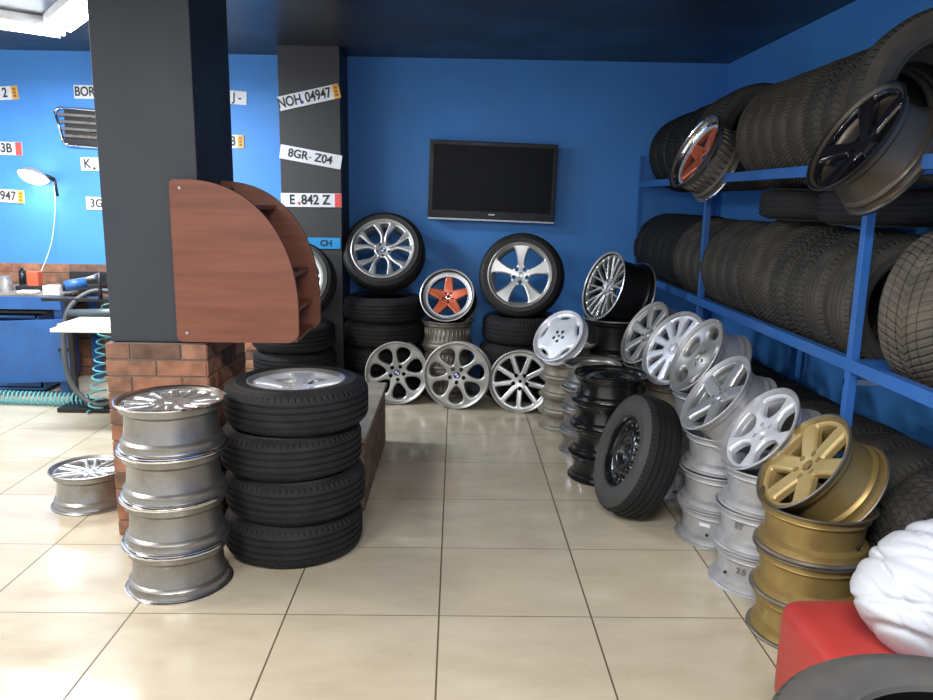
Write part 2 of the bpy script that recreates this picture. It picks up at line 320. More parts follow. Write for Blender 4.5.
# ------------------------------------------------------------------ wheel rims
RIMS = {}
def rim_mesh(R, W, m, lip=None, cut=0.0, ribs=False):
    key = (R, W, m.name, lip and lip.name, cut)
    if key in RIMS: return RIMS[key]
    h = W / 2; s = min(1.0, W / 0.19)
    P = [(R, h, 1), (R, h - .005, 1), (R - .005, h - .010, 1), (R - .015, h - .011, 0), (R - .017, h - .016, 0), (R - .019, h - .036 * s, 0), (R - .024, h - .040 * s, 0), (R - .037, h - .050 * s, 0), (R - .038, h - .056 * s, 0), (R - .032, -h + .070 * s, 0),
         (R - .029, -h + .052 * s, 0), (R - .023, -h + .048 * s, 0), (R - .0165, -h + .040 * s, 0), (R - .0185, -h + .036 * s, 0), (R - .017, -h + .016, 0), (R - .015, -h + .012, 0), (R - .005, -h + .010, 1), (R, -h + .005, 1), (R - .001, -h + .001, 1), (R - .007, -h, 1), (R - .022, -h + .012, 0), (R - .026, -h + .045 * s, 0),
         (R - .036, -h + .06 * s, 0), (R - .040, -h + .08 * s, 0), (R - .044, h - .06 * s, 0), (R - .036, h - .045 * s, 0), (R - .025, h - .034 * s, 0), (R - .023, h - .012, 0), (R - .014, h - .003, 1), (R - .006, h + .002, 1)]
    me = lathe([(a, b) for a, b, c in P], 72, True, [c for a, b, c in P]); me.name = 'rim'; me.materials.append(m); me.materials.append(lip or m)
    RIMS[key] = me; return me

def fold(x, y, n, ph=0.0):
    th = np.arctan2(y, x) - ph; r = np.hypot(x, y); w = 2 * PI / n
    th = np.mod(th + w / 2, w) - w / 2
    return r * np.cos(th), r * np.sin(th)
def smax(a, b, k=0.03):
    h = np.clip(0.5 + 0.5 * (a - b) / k, 0, 1); return b * (1 - h) + a * h + k * h * (1 - h)
def smin(a, b, k=0.03): return -smax(-a, -b, k)
def ss(a, b, x):
    t = np.clip((x - a) / (b - a), 0, 1); return t * t * (3 - 2 * t)
def ell(px, py, cx, a, b):   # ellipse about (cx,0): positive inside
    q = np.hypot((px - cx) / a, py / b); return (1 - q) * min(a, b)

def style(kind, x, y, ph):
    r = np.hypot(x, y); ring = r - 0.93; nl = 5; hub = 0.33 - r
    if kind == 'ytwin':
        px, py = fold(x, y, 5, ph); s = 0.06 + 0.255 * ss(0.40, 1.05, px) ; hw = 0.055 + 0.09 * ss(0.4, 1, px)
        f = hw - np.abs(np.abs(py) - s); f = smax(f, hub - 0.03)
    elif kind == 'star':
        px, py = fold(x, y, 5, ph); hw = 0.115 + 0.17 * np.clip((px - 0.35) / 0.6, 0, 1) ** 1.8; f = smax(hw - np.abs(py), hub, 0.08); ring = r - 0.945
    elif kind == 'fatstar':
        px, py = fold(x, y, 5, ph); hw = 0.29 - 0.15 * px; f = smax(hw - np.abs(py), hub, 0.12); ring = r - 0.95
    elif kind == 'seven':
        px, py = fold(x, y, 7, ph + PI / 7); f = -(1 - np.sqrt(((px - .635) / .275) ** 2 + (py / np.maximum(.02, .335 * px + .005)) ** 2)) * .2
    elif kind == 'nine':
        px, py = fold(x, y, 9, ph); f = smax(0.095 - np.abs(py), hub - 0.04, 0.03); ring = r - 0.885
    elif kind == 'slots':
        px, py = fold(x, y, 5, ph); f = -ell(px, py, 0.81, 0.06, 0.23)
    elif kind == 'mesh':
        px, py = fold(x, y, 10, ph); s = 0.02 + 0.115 * ss(0.35, 0.95, px); f = smax(0.034 - np.abs(np.abs(py) - s), hub - 0.04, 0.03); ring = r - 0.95
    elif kind == 'wideseven':
        px, py = fold(x, y, 7, ph); f = smax(0.09 + 0.09 * px - np.abs(py), hub, 0.05); ring = r - 0.92
    elif kind == 'capten':
        px, py = fold(x, y, 11, ph); f = smax(0.05 + 0.09 * px - np.abs(py), 0.42 - r, 0.03); ring = r - 0.90; nl = 0
    elif kind == 'bowl':
        px, py = fold(x, y, 5, ph); f = -ell(px, py, 0.735, 0.15, 0.27)
    elif kind == 'block5':
        px, py = fold(x, y, 5, ph); f = smax(0.195 - 0.03 * px - np.abs(py), hub, 0.05); ring = r - 0.90
    elif kind == 'pent':
        px, py = fold(x, y, 5, ph); hw = 0.10 + 0.12 * ss(0.55, 1, px) + 0.10 * (1 - ss(0.2, 0.6, px)); f = smax(hw - np.abs(py), hub + .05, 0.08); ring = r - 0.90; nl = 4
    elif kind == 'gold6':
        px, py = fold(x, y, 6, ph); f = smax(0.175 + 0.01 * px - np.abs(py), hub, 0.06); ring = r - 0.90; nl = 6
    elif kind == 'blade5':
        px, py = fold(x, y, 5, ph); f = smax(0.10 + 0.09 * px - np.abs(py), hub, 0.06); ring = r - 0.93
    elif kind == 'steel':
        px, py = fold(x, y, 16, ph); f = -ell(px, py, 0.74, 0.085, 0.062); nl = 5
    elif kind == 'fourteen':
        px, py = fold(x, y, 14, ph); f = smax(0.035 + 0.045 * px - np.abs(py), 0.40 - r, 0.02); ring = r - 0.93; nl = 5
    elif kind == 'twin7':
        px, py = fold(x, y, 7, ph); f = smax(0.05 - np.abs(np.abs(py) - 0.085 - 0.05 * px), hub, 0.03); ring = r - 0.93
    f = np.maximum(f, ring) if kind in ('seven', 'slots', 'bowl', 'steel') else smax(f, ring, 0.05)
    shape = f
    if nl:
        rl = {'gold6': 0.26, 'star': 0.235, 'nine': 0.25, 'seven': 0.235}.get(kind, 0.215)
        lx, ly = fold(x, y, nl, ph + PI / nl if kind not in ('nine',) else ph)
        f = np.minimum(f, np.hypot(lx - rl, ly) - {'nine': .075, 'star': .072, 'seven': .068, 'slots': .07, 'gold6': .062, 'pent': .06, 'fatstar': .055}.get(kind, .045))
    if kind in ('steel', 'block5', 'gold6'): f = np.minimum(f, r - 0.12)
    if kind == 'gold6': f = np.minimum(f, r - 0.10)
    return f, shape

DISH = {'ytwin': (.030, 1.6), 'star': (.035, 1.4), 'fatstar': (.03, 1.5), 'seven': (.022, 1.8), 'nine': (.025, 1.5), 'slots': (-.004, 1), 'mesh': (.035, 1.5), 'wideseven': (.02, 1.5),
        'capten': (-.008, 1.5), 'bowl': (.03, 2), 'block5': (.02, 1.5), 'pent': (.012, 1.6), 'gold6': (.022, 1.5), 'blade5': (.04, 1.5), 'steel': (.0, 1), 'fourteen': (.004, 1), 'twin7': (.012, 1.5)}
FACES = {}
def face_mesh(kind, RF, m, ph=0.0, th=0.022):
    key = (kind, RF, m.name, ph)
    if key in FACES: return FACES[key]
    NA = 252 if kind in ('mesh', 'ytwin', 'steel', 'gold6') else 210
    rr = [0.06, .09, .12, .145, .17, .19, .21, .23, .25, .275, .31, .35, .40, .45, .5, .55, .6, .65, .69, .73, .77, .80, .83, .86, .885, .91, .93, .95, .975, 1.0]
    nr = len(rr); A, Rr = np.meshgrid(np.arange(NA) * 2 * PI / NA, np.array(rr)); X = Rr * np.cos(A); Y = Rr * np.sin(A)
    F, FS = style(kind, X, Y, ph); F = F.copy(); F[-1, :] = np.maximum(F[-1, :], 0.02)
    d, pw = DISH[kind]; verts = []; idx = {}; polys = []
    def zz(r, f):
        z = -d * (1 - min(1, r)) ** pw
        if kind == 'steel': z = -0.03 + 0.03 * float(ss(0.25, 0.42, r)) * (1 - float(ss(0.55, 0.9, r))) + 0.012 * float(ss(.85, 1, r))
        if kind == 'bowl': z = -0.028 * math.sin(min(1, r) * PI) ** 1.2
        e = min(1, max(0, f / 0.06)); z -= 0.010 * (1 - math.sqrt(max(0, 1 - (1 - e) ** 2)))
        return z
    def vert(i, j):
        k = ('v', i, j)
        if k not in idx: idx[k] = len(verts); verts.append((X[i, j] * RF, Y[i, j] * RF, zz(rr[i], FS[i, j])))
        return idx[k]
    def cut(a, b):
        if a > b: a, b = b, a
        k = (a, b)
        if k not in idx:
            t = F[a] / (F[a] - F[b]); t = min(.97, max(.03, float(t)))
            x = X[a] + (X[b] - X[a]) * t; y = Y[a] + (Y[b] - Y[a]) * t
            idx[k] = len(verts); verts.append((x * RF, y * RF, zz(math.hypot(x, y), float(FS[a] + (FS[b] - FS[a]) * t))))
        return idx[k]
    for i in range(nr - 1):
        for j in range(NA):
            j2 = (j + 1) % NA; c = [(i, j), (i + 1, j), (i + 1, j2), (i, j2)]; s = [F[q] > 0 for q in c]
            if not any(s): continue
            p = []
            for k in range(4):
                a, b = c[k], c[(k + 1) % 4]
                if s[k]: p.append(vert(*a))
                if s[k] != s[(k + 1) % 4]: p.append(cut(a, b))
            if len(p) >= 3: polys.append(p)
    n = len(verts); edges = {}
    for p in polys:
        for k in range(len(p)): edges[(p[k], p[(k + 1) % len(p)])] = 1
    bot = [(x * 0.995, y * 0.995, z - th * (1.0 if kind not in ('steel', 'slots') else .35)) for x, y, z in verts]
    allf = polys + [[q + n for q in p[::-1]] for p in polys]
    ntop = len(polys); bord = []
    for (a, b) in edges:
        if (b, a) not in edges: bord.append([b, a, a + n, b + n])
    me = bpy.data.meshes.new('spokes'); me.from_pydata(verts + bot, [], allf + bord)
    sm = [True] * (len(allf)) + [True] * len(bord); me.polygons.foreach_set('use_smooth', sm); me.update()
    me.materials.append(m)
    # keep the cut walls crisp
    be = {tuple(sorted(q[:2])) for q in bord} | {tuple(sorted((q[2], q[3]))) for q in bord}
    ev = np.empty(len(me.edges) * 2, dtype=int); me.edges.foreach_get('vertices', ev); ev = ev.reshape(-1, 2)
    at = me.attributes.new('sharp_edge', 'BOOLEAN', 'EDGE'); at.data.foreach_set('value', [tuple(sorted(q)) in be for q in ev.tolist()])
    FACES[key] = me; return me

def disc_bm(r, z0, z1, n=24, dome=0.0):
    bm = bmesh.new(); prof = [(r, z0), (r, z1 - .002), (r * .9, z1), (r * .5, z1 + dome * .8)]
    rings = [[bm.verts.new((a * math.cos(2 * PI * k / n), a * math.sin(2 * PI * k / n), b)) for k in range(n)] for a, b in prof]
    for A, B in zip(rings, rings[1:]):
        for k in range(n):
            f = bm.faces.new((A[k], A[(k + 1) % n], B[(k + 1) % n], B[k])); f.smooth = True
    c = bm.verts.new((0, 0, z1 + dome))
    for k in range(n): bm.faces.new((rings[-1][k], rings[-1][(k + 1) % n], c)).smooth = True
    bm.faces.new(rings[0][::-1]); return bm

def wheel_parts(root, R, W, kind, m_face, m_rim, lip=None, ph=0.0, deep=0.0, cap='plain', capm=None, tyr=None, bolts=False, ribs=False, face_d=0.014):
    """parts of a wheel, axis along the root's z, outer face at +z"""
    obj('rim', rim_mesh(R, W, m_rim, lip), None, root)
    h = W / 2
    if ribs:
        q = ('ribs', R, W)
        if q not in RIMS:
            bm = bmesh.new()
            for k in range(34):
                a = 2 * PI * k / 34; c, sn = math.cos(a), math.sin(a)
                cyl(bm, ((R - .036) * c, (R - .036) * sn, -h + .055), ((R - .036) * c, (R - .036) * sn, h - .06), .0085, .0085, 6)
            RIMS[q] = bpy.data.meshes.new('barrel_ribs'); bm.to_mesh(RIMS[q]); bm.free(); RIMS[q].materials.append(m_rim)
        obj('barrel_ribs', RIMS[q], None, root)
    if kind:
        RF = R - .019 - (0.025 if deep > .02 else 0); z0 = h - face_d - deep
        f = obj('spokes', face_mesh(kind, round(RF, 4), m_face, round(ph, 3)), None, root); f.location.z = z0
        d, pw = DISH[kind]; zc = -d if kind not in ('steel', 'bowl', 'gold6') else (-.03 if kind == 'steel' else (-.002 if kind == 'bowl' else -.008))
        if cap:
            k = (('cap', R, kind, cap))
            if k not in RIMS:
                d_ = bpy.data.meshes.new('center_cap'); b = disc_bm(RF * (.125 if cap != 'big' else .17), -0.022, 0.004, 24, .003); b.to_mesh(d_); b.free(); d_.materials.append(capm or m_face); RIMS[k] = d_
            c = obj('center_cap', RIMS[k], None, root); c.location.z = z0 + zc
            if cap == 'roundel':     # ring with a quartered badge, white and blue
                bm = bmesh.new(); rr = RF * .075
                for q in range(4):
                    cv = bm.verts.new((0, 0, 0)); vs = [bm.verts.new((rr * math.cos(PI / 2 * q + PI / 12 * t), rr * math.sin(PI / 2 * q + PI / 12 * t), 0)) for t in range(7)]
                    for t in range(6):
                        fa = bm.faces.new((cv, vs[t], vs[t + 1])); fa.material_index = q % 2
                e = obj('badge', bm, [M_plate, mat('badge_blue', (0.02, 0.08, 0.4), 0.3)], c); e.location.z = 0.0085
            if cap == 'big':
                bm = bmesh.new(); n = 24
                for q in range(n):
                    pass
                bm.free(); e = obj('badge', lathe([(RF * .09, 0), (RF * .12, 0), (RF * .12, .004), (RF * .09, .004)], 24), M_dullsil, c); e.location.z = 0.005
    if deep > .02:
        q = ('step', R, W, deep)
        if q not in RIMS:
            RIMS[q] = lathe([(R - .022, h - .012), (R - .028, h - .03), (R - .044, h - deep - .006), (R - .05, h - deep - .016), (R - .034, h - deep - .02), (R - .022, h - .03)], 72); RIMS[q].materials.append(lip or m_rim)
        obj('lip', RIMS[q], None, root)
        if bolts:
            q = lathe([(R - .044, h - deep - .004), (R - .058, h - deep - .006), (R - .058, h - deep - .02), (R - .044, h - deep - .02)], 72); obj('bolt_ring', q, M_white, root)
            bm = bmesh.new(); n = 36
            for q in range(n):
                a = 2 * PI * q / n; x, y = (R - .052) * math.cos(a), (R - .052) * math.sin(a)
                cyl(bm, (x, y, h - deep - .02), (x, y, h - deep - .003), .0042, .003, 6)
            obj('rim_bolts', bm, M_chrome, root)
    if tyr:
        Rt, Wt, side, tread = tyr
        obj('tire', tyre_mesh(Rt, Wt, R - .018, side, tread), None, root)

PROT = {}
def wheel(name, label, cat, center, normal, R, W, kind, m_face, m_rim, group=None, at_face=True, spin=0.0, **kw):
    """normal: where the outer face looks; center: middle of the outer face (at_face) or of the wheel"""
    n = Vector(normal).normalized(); c = Vector(center)
    if at_face: c = c - n * (W / 2)
    key = (name, R, W, kind, m_face and m_face.name, m_rim.name, tuple(sorted((k, str(v)) for k, v in kw.items())))
    if key not in PROT:
        root = thing(name, label, cat, group=group); wheel_parts(root, R, W, kind, m_face, m_rim, **kw); PROT[key] = root
    else:
        root = copy_tree(PROT[key]); tag(root, label, cat, group)
        if not group and 'group' in root: del root['group']
    if abs(n.z) > .97 and abs(n.x) < .02 and abs(n.y) < .02:
        q = Matrix.Rotation(0 if n.z > 0 else PI, 4, 'X')
    else:
        zx = n; xx = Vector((0, 0, 1)).cross(zx); 
        if xx.length < .05: xx = Vector((1, 0, 0))
        xx.normalize(); yy = zx.cross(xx); q = Matrix((xx, yy, zx)).transposed().to_4x4()
    root.matrix_world = Matrix.Translation(c) @ q @ Matrix.Rotation(spin, 4, 'Z'); return root

# ================================================================== THE SETTING
struct('floor', nb(-5.2, XW + .1, -6.0, YW + .1, -.1, 0), M_floor)
struct('wall_back', nb(-5.2, XW + .1, YW, YW + .1, 0, ZC), M_blue)
struct('wall_right', nb(XW, XW + .1, -6.0, YW, 0, ZC), M_blue)
struct('ceiling', nb(-5.2, XW + .1, -6.0, YW + .1, ZC, ZC + .08), M_ceil)
struct('pillar', nb(-1.53, -1.10, .73, 1.30, .94, ZC, bev=.004), M_pillar)
struct('wall_column', nb(-1.37, -.885, 3.60, YW, 0, ZC, bev=.004), M_col)

def bricks(bm, x0, x1, y0, y1, z0, z1, depth=.02, L=.23, H=.068, g=.009):
    """courses of bricks wrapping a block; the core is mortar"""
    box(bm, x0 + .006, x1 - .006, y0 + .006, y1 - .006, z0, z1 - .004, mi=1)
    nz = max(1, round((z1 - z0) / (H + g))); hz = (z1 - z0) / nz
    for k in range(nz):
        za = z0 + k * hz + g / 2; zb = z0 + (k + 1) * hz - g / 2
        off = (L / 2) * (k % 2)
        for side in range(4):
            a0, a1 = (x0, x1) if side < 2 else (y0, y1); s = a0 - off
            while s < a1:
                e = min(s + L, a1); b = max(s, a0)
                if e - b > .03:
                    j = random.uniform(-.0015, .0015)
                    if side == 0: box(bm, b + g / 2, e - g / 2, y0 + j, y0 + depth, za, zb, .002)
                    if side == 1: box(bm, b + g / 2, e - g / 2, y1 - depth, y1 + j, za, zb, .002)
                    if side == 2: box(bm, x0 + j, x0 + depth, b + g / 2, e - g / 2, za, zb, .002)
                    if side == 3: box(bm, x1 - depth, x1 + j, b + g / 2, e - g / 2, za, zb, .002)
                s += L
    return bm
tag(obj('pillar_brick_base', bricks(bmesh.new(), -1.548, -1.083, .70, 1.33, 0, .94), [M_brick, M_mortar]), kind='structure')
lw = tag(obj('low_wall', bricks(bmesh.new(), -1.085, -.41, 1.02, 2.22, 0, .37), [brick_mat('worn_brick', .7, .5), M_mortar]), kind='structure')
struct('low_wall_slab', nb(-1.085, -.40, 1.01, 2.235, .372, .40, bev=.004), M_conc)
tag(obj('wall_brick_dado', bricks(bmesh.new(), -5.2, -1.375, YW - .035, YW - .0, 0, 1.0, L=.25, H=.075), [M_brick, M_mortar]), kind='structure')

# ================================================================== WALL THINGS
t = thing('television', 'black flat television mounted on the blue back wall', 'television', (.35, YW - .085, 1.757), (0, math.radians(1.4), 0))
w_, h_ = 1.085, .655
obj('bezel', nb(-w_ / 2, w_ / 2, -.03, .02, -h_ / 2, h_ / 2, .006), M_tvb, t)
obj('screen', nb(-w_ / 2 + .035, w_ / 2 - .035, -.032, -.028, -h_ / 2 + .075, h_ / 2 - .035), M_tv, t)
obj('trim_strip', nb(-w_ / 2, w_ / 2, -.034, -.02, -h_ / 2 - .004, -h_ / 2 + .009), mat('tv_trim', (.45, .46, .48), .3, .6), t)
obj('brand_mark', nb(-.022, .03, -.0335, -.031, -h_ / 2 + .045, -h_ / 2 + .055), M_plate, t)
obj('wall_bracket', nb(-.2, .2, .02, .084, -.2, .2), M_blackp, t)

def text(name, s, size, m, parent, x, z, y=-.004, sx=1.0):
    c = bpy.data.curves.new(name, 'FONT'); c.body = s; c.size = size; c.extrude = .0008; c.align_x = 'CENTER'; c.align_y = 'CENTER'; c.offset = size * .022
    q = bpy.data.objects.new(name, c); COL.objects.link(q); bpy.context.view_layer.update()
    me = bpy.data.meshes.new_from_object(q.evaluated_get(bpy.context.evaluated_depsgraph_get())); bpy.data.objects.remove(q, do_unlink=True)
    me.materials.clear(); o = obj(name, me, m, parent); o.location = (x, y, z); o.rotation_euler = (PI / 2, 0, 0); o.scale = (sx, 1, 1)
    return o
def plate(label, x0, z0, ang, y, items, end=None, L=.52, H=.11, m=None):
    """x0,z0: left end centre; items: (string, x, size, squeeze)"""
    t = thing('license_plate', label, 'license plate', (x0, y - .006, z0), (0, -math.radians(ang), 0), 'licence plates fixed to the walls')
    obj('plate', nb(0, L, -.002, .004, -H / 2, H / 2, .0015), m or M_plate, t)
    for s, x, sz, sq in items: text('lettering', s, sz * 1.12, M_ink, t, x, 0, sx=sq)
    if end:
        e = obj('end_band', nb(L - .055, L - .002, -.0035, -.001, -H / 2 + .002, H / 2 - .002), end, t)
        if end is M_porange:
            for q in (.027, -.0, -.027): text('date_mark', {.027: '04', -.0: '03', -.027: '06'}[q], .026, M_ink, e, L - .028, q, -.0042, .9)
    return t
yc = 3.598
p = plate('white licence plate NOH 04947 with orange end, tilted up on grey column', -1.368, 2.320, 13, yc, [('NOH', .09, .095, .78), ('04947', .32, .095, .78)], M_porange, .495)
obj('seal', disc_bm(.013, 0, .003), mat('seal_blue', (.05, .08, .4), .4), p).matrix_local = Matrix.Translation((.185, -.002, -.025)) @ Matrix.Rotation(PI / 2, 4, 'X')
plate('white licence plate 8GR-Z04 tilted down to the right on grey column', -1.368, 1.960, -9.5, yc, [('8GR', .145, .082, .95), ('-', .243, .06, .8), ('Z04', .35, .082, .95)], None, .495)
p = plate('level white licence plate E 842 Z with red end on grey column', -1.372, 1.578, .3, yc, [('E', .09, .095, .85), ('842', .235, .095, .9), ('Z', .365, .095, .9)], M_pred, .49)
obj('seal', disc_bm(.013, 0, .003), M_pred, p).matrix_local = Matrix.Translation((.145, -.002, -.025)) @ Matrix.Rotation(PI / 2, 4, 'X')
plate('small blue plate lettered CH low on the grey column', -1.165, 1.235, 0, yc, [('CH', .15, .06, 1.0)], None, .27, .09, M_pblue)
yl = YW
plate('white licence plate ending in 2 with orange end beside car grille', -4.166, 2.39, 4, yl, [('LB 94', .21, .095, .8), ('2', .41, .095, .8)], M_porange)
plate('white licence plate BOR above the chrome car grille', -3.18, 2.44, 0, yl, [('BOR', .09, .095, .8), ('.', .19, .13, 1), ('715', .36, .095, .8)], None)
plate('white licence plate ending 63B with red end by work lamp', -4.176, 1.975, -1, yl, [('WI', .08, .095, .8), ('63B', .365, .095, .85)], M_pred)
plate('white licence plate starting K below the car grille', -3.17, 1.85, 0, yl, [('K', .055, .095, .85), ('.', .115, .13, 1), ('C 204', .29, .095, .85)], None)
plate('white licence plate ending 947 with orange end, left of the work lamp cord', -4.196, 1.59, -3, yl, [('NOH', .1, .095, .8), ('947', .385, .095, .85)], M_porange)
plate('white licence plate starting 3G low on the blue wall', -3.15, 1.52, -1, yl, [('3G', .09, .085, .95), ('P-55', .32, .085, .95)], None)
plate('faded white plate end with pale letter between pillar and column', -2.255, 2.44, -3, yl, [('AB', .2, .085, .9), ('J -', .44, .085, .9)], None)
plate('white licence plate ending in 8 with orange end between pillar and column', -2.292, 2.058, 0, yl, [('SB 1', .22, .095, .9), ('8', .425, .095, .9)], M_porange)

# car grille
t = thing('car_grille', 'chrome framed car radiator grille hung on the blue wall', 'car grille', (-3.35, YW - .02, 2.22), (0, math.radians(3), 0))
fr = bmesh.new(); o_ = [(0, .06), (.04, .088), (.80, .088), (.84, .06), (.775, -.19), (.73, -.215), (.11, -.215), (.065, -.19)]
for a, b in zip(o_, o_[1:] + o_[:1]): cyl(fr, (a[0], 0, a[1]), (b[0], 0, b[1]), .013, n=8)
obj('frame', fr, M_chrome, t)
obj('backing', nb(.075, .765, .004, .018, -.205, .08), M_blackp, t)
for k in range(4):
    z = .045 - k * .057; e = .02 + (.05 - z) * .28; obj('slat', nb(e + .01, .84 - e, -.018, .004, z - .021, z + .004, .004), mat('grille_slat', (.20, .18, .17), .3, .5), t)

# clamp lamp and cord
t = thing('work_lamp', 'lit clamp lamp with grey reflector on the left blue wall', 'lamp', (-3.50, YW - .16, 1.735), (math.radians(-24), math.radians(8), 0))
obj('shade', lathe([(.03, .06), (.085, .045), (.125, 0), (.121, -.002), (.08, .04), (.028, .054)], 32), mat('lamp_shade', (.45, .42, .4), .4, .4), t)
b_ = bmesh.new(); bmesh.ops.create_uvsphere(b_, u_segments=20, v_segments=12, radius=.108, matrix=Matrix.Translation((0, 0, -.005)) @ Matrix.Diagonal((1, 1, .42, 1)))
for f in b_.faces: f.smooth = True
obj('bulb', b_, E_lamp, t)
obj('arm', cyl(cyl(bmesh.new(), (.07, 0, .03), (.15, .05, .02), .017), (.15, .05, .02), (.15, .16, -.08), .012), M_blackp, t)
s_ = obj('lamp_cord', tube(bmesh.new(), curve_pts([(-3.38, YW - .06, 1.70), (-3.40, YW - .05, 1.45), (-3.44, YW - .1, 1.15), (-3.50, YW - .28, .84)]), .0035, 6), M_paperw); tag(s_, 'thin white cord hanging from the work lamp down to the bench', 'cord')

# ceiling lamps
def fitting(label, x, y, z, a, L):
    t = thing('ceiling_lamp', label, 'ceiling lamp', (x, y, z), (0, 0, a), 'fluorescent ceiling lamps')
    obj('housing', nb(-L / 2, L / 2, -.10, .10, 0, .06, .004), M_whitem, t)
    for s in (-.05, .05): obj('tube', cyl(bmesh.new(), (-L / 2 + .04, s, -.022), (L / 2 - .04, s, -.022), .017, n=12), E_tube, t)
    for e in (-L / 2 + .3, L / 2 - .3): obj('hanger', cyl(bmesh.new(), (e, 0, .055), (e, 0, ZC - z), .004, n=6), M_whitem, t)
    return t
fitting('lit fluorescent lamp under the ceiling, farther of the two at left', -3.14, 2.50, 2.705, math.radians(44), 1.3)
fitting('lit fluorescent lamp under the ceiling, nearer one touching pillar outline', -2.33, 2.36, 2.705, math.radians(-53), 1.0)

# ================================================================== CORNER SHELF ON PILLAR
t = thing('corner_cabinet', 'mahogany quarter-round shelf cabinet fixed to the charcoal pillar', 'cabinet', (-.018, 0, 0))
def quarter(x0, x1, z0, z1, y0, y1, flat=.07, rc=.025):
    """panel with a straight left side and bottom and a big curve from the top to the right"""
    P = [(x0 + rc, z0)]; n = 36
    P.append((x1 - .055, z0))
    P += [(x1 - .055 + .055 * math.sin(a), z0 + .055 - .055 * math.cos(a)) for a in [PI / 2 * k / 5 * .92 for k in range(1, 6)]]
    ex, ez = x1 - (x0 + flat), (z1 - (z0 + .13))
    P += [(x0 + flat + ex * math.cos(PI / 2 * k / n) ** .92, z0 + .13 + ez * math.sin(PI / 2 * k / n) ** .92) for k in range(0, n + 1)]
    P += [(x0 + rc - rc * math.sin(a), z1 - rc + rc * math.cos(a)) for a in [PI / 2 * k / 5 for k in range(6)]]
    P += [(x0 + rc - rc * math.cos(a), z0 + rc - rc * math.sin(a)) for a in [PI / 2 * k / 5 for k in range(6)]]
    Q = []
    for q in P:
        if not Q or math.hypot(q[0] - Q[-1][0], q[1] - Q[-1][1]) > 1e-4: Q.append(q)
    bm = bmesh.new(); A = [bm.verts.new((x, y0, z)) for x, z in Q]; B = [bm.verts.new((x, y1, z)) for x, z in Q]; m = len(Q)
    bm.faces.new(A); bm.faces.new(B[::-1])
    for k in range(m): bm.faces.new((A[(k + 1) % m], A[k], B[k], B[(k + 1) % m]))
    bmesh.ops.recalc_face_normals(bm, faces=bm.faces); return bm
obj('side_panel', quarter(-1.185, -.638, .955, 1.672, .665, .685), M_wood, t)
bk = obj('side_panel', quarter(-1.10, -.612, .955, 1.675, 1.075, 1.093, flat=.03), M_wood, t)
def arc_x(z, x0=-1.185, x1=-.638, z0=.955, z1=1.672, flat=.07):
    if z < z0 + .13: return x1
    s = min(1, ((z - z0 - .13) / (z1 - z0 - .13)) ** (1 / .92)); return x0 + flat + (x1 - x0 - flat) * math.cos(math.asin(s)) ** .92
for z in (.965, 1.10, 1.255, 1.555): obj('shelf', nb(-1.098, arc_x(z) - .012, .685, 1.075, z - .009, z + .009), M_wood, t)
obj('back_board', nb(-1.10, -1.09, .685, 1.075, .96, 1.64), M_wood, t)
for (x, z) in ((-1.14, 1.635), (-1.14, .995)):
    b = obj('screw_head', disc_bm(.007, 0, .002, 12), M_dullsil, t); b.matrix_local = Matrix.Translation((x, .665, z)) @ Matrix.Rotation(PI / 2, 4, 'X')
s_ = obj('phone', nb(-.76, -.69, .76, .86, 1.265, 1.278, .003), M_blackp); s_.name = 'handset'; tag(s_, 'small flat black handset lying on the cabinet shelf', 'handset')
g_ = bmesh.new(); cyl(g_, (-.98, .80, 1.565), (-.98, .80, 1.625), .025, .025, 14); cyl(g_, (-.98, .80, 1.625), (-.98, .80, 1.64), .018, .018, 14)
tag(obj('small_jar', g_, M_blackp), 'small dark jar on the top shelf of the wooden cabinet', 'jar')

# ================================================================== WORKBENCH (left)
t = thing('workbench', 'blue steel workbench with worn top and open cupboard door', 'workbench', (-3.9, 3.6, 0))
obj('worktop', nb(-1.0, .84, -.30, .40, .79, .815, .003), M_bench, t)
obj('front_rail', nb(-1.0, .845, -.32, -.295, .70, .80, .003), M_benchb, t)
obj('shelf_board', nb(-1.0, .70, -.26, .38, .66, .68), M_blackp, t)
cb = bmesh.new(); box(cb, -1.0, .62, -.25, -.23, .05, .13); box(cb, -1.0, .62, .33, .36, .05, .64); box(cb, .60, .63, -.25, .36, .05, .64); box(cb, -1.0, .62, -.25, .36, .03, .06); box(cb, -1.0, .62, -.25, .36, .62, .64); box(cb, -.05, -.02, -.25, .36, .05, .64)
obj('cupboard_body', cb, M_benchb, t)
dr = obj('door', nb(0, .60, -.01, .01, -.25, .25, .003), M_benchb, t); dr.location = (.33, -.36, .36); dr.rotation_euler = (0, math.radians(-2.5), 0)
obj('handle', nb(.50, .58, -.03, -.01, .0, .02, .003), M_dark, dr)
for x in (-.95, .80): obj('leg', nb(x - .03, x + .03, -.28, -.22, 0, .79), M_benchb, t)
obj('leg', nb(.77, .83, .3, .36, 0, .79), M_benchb, t)

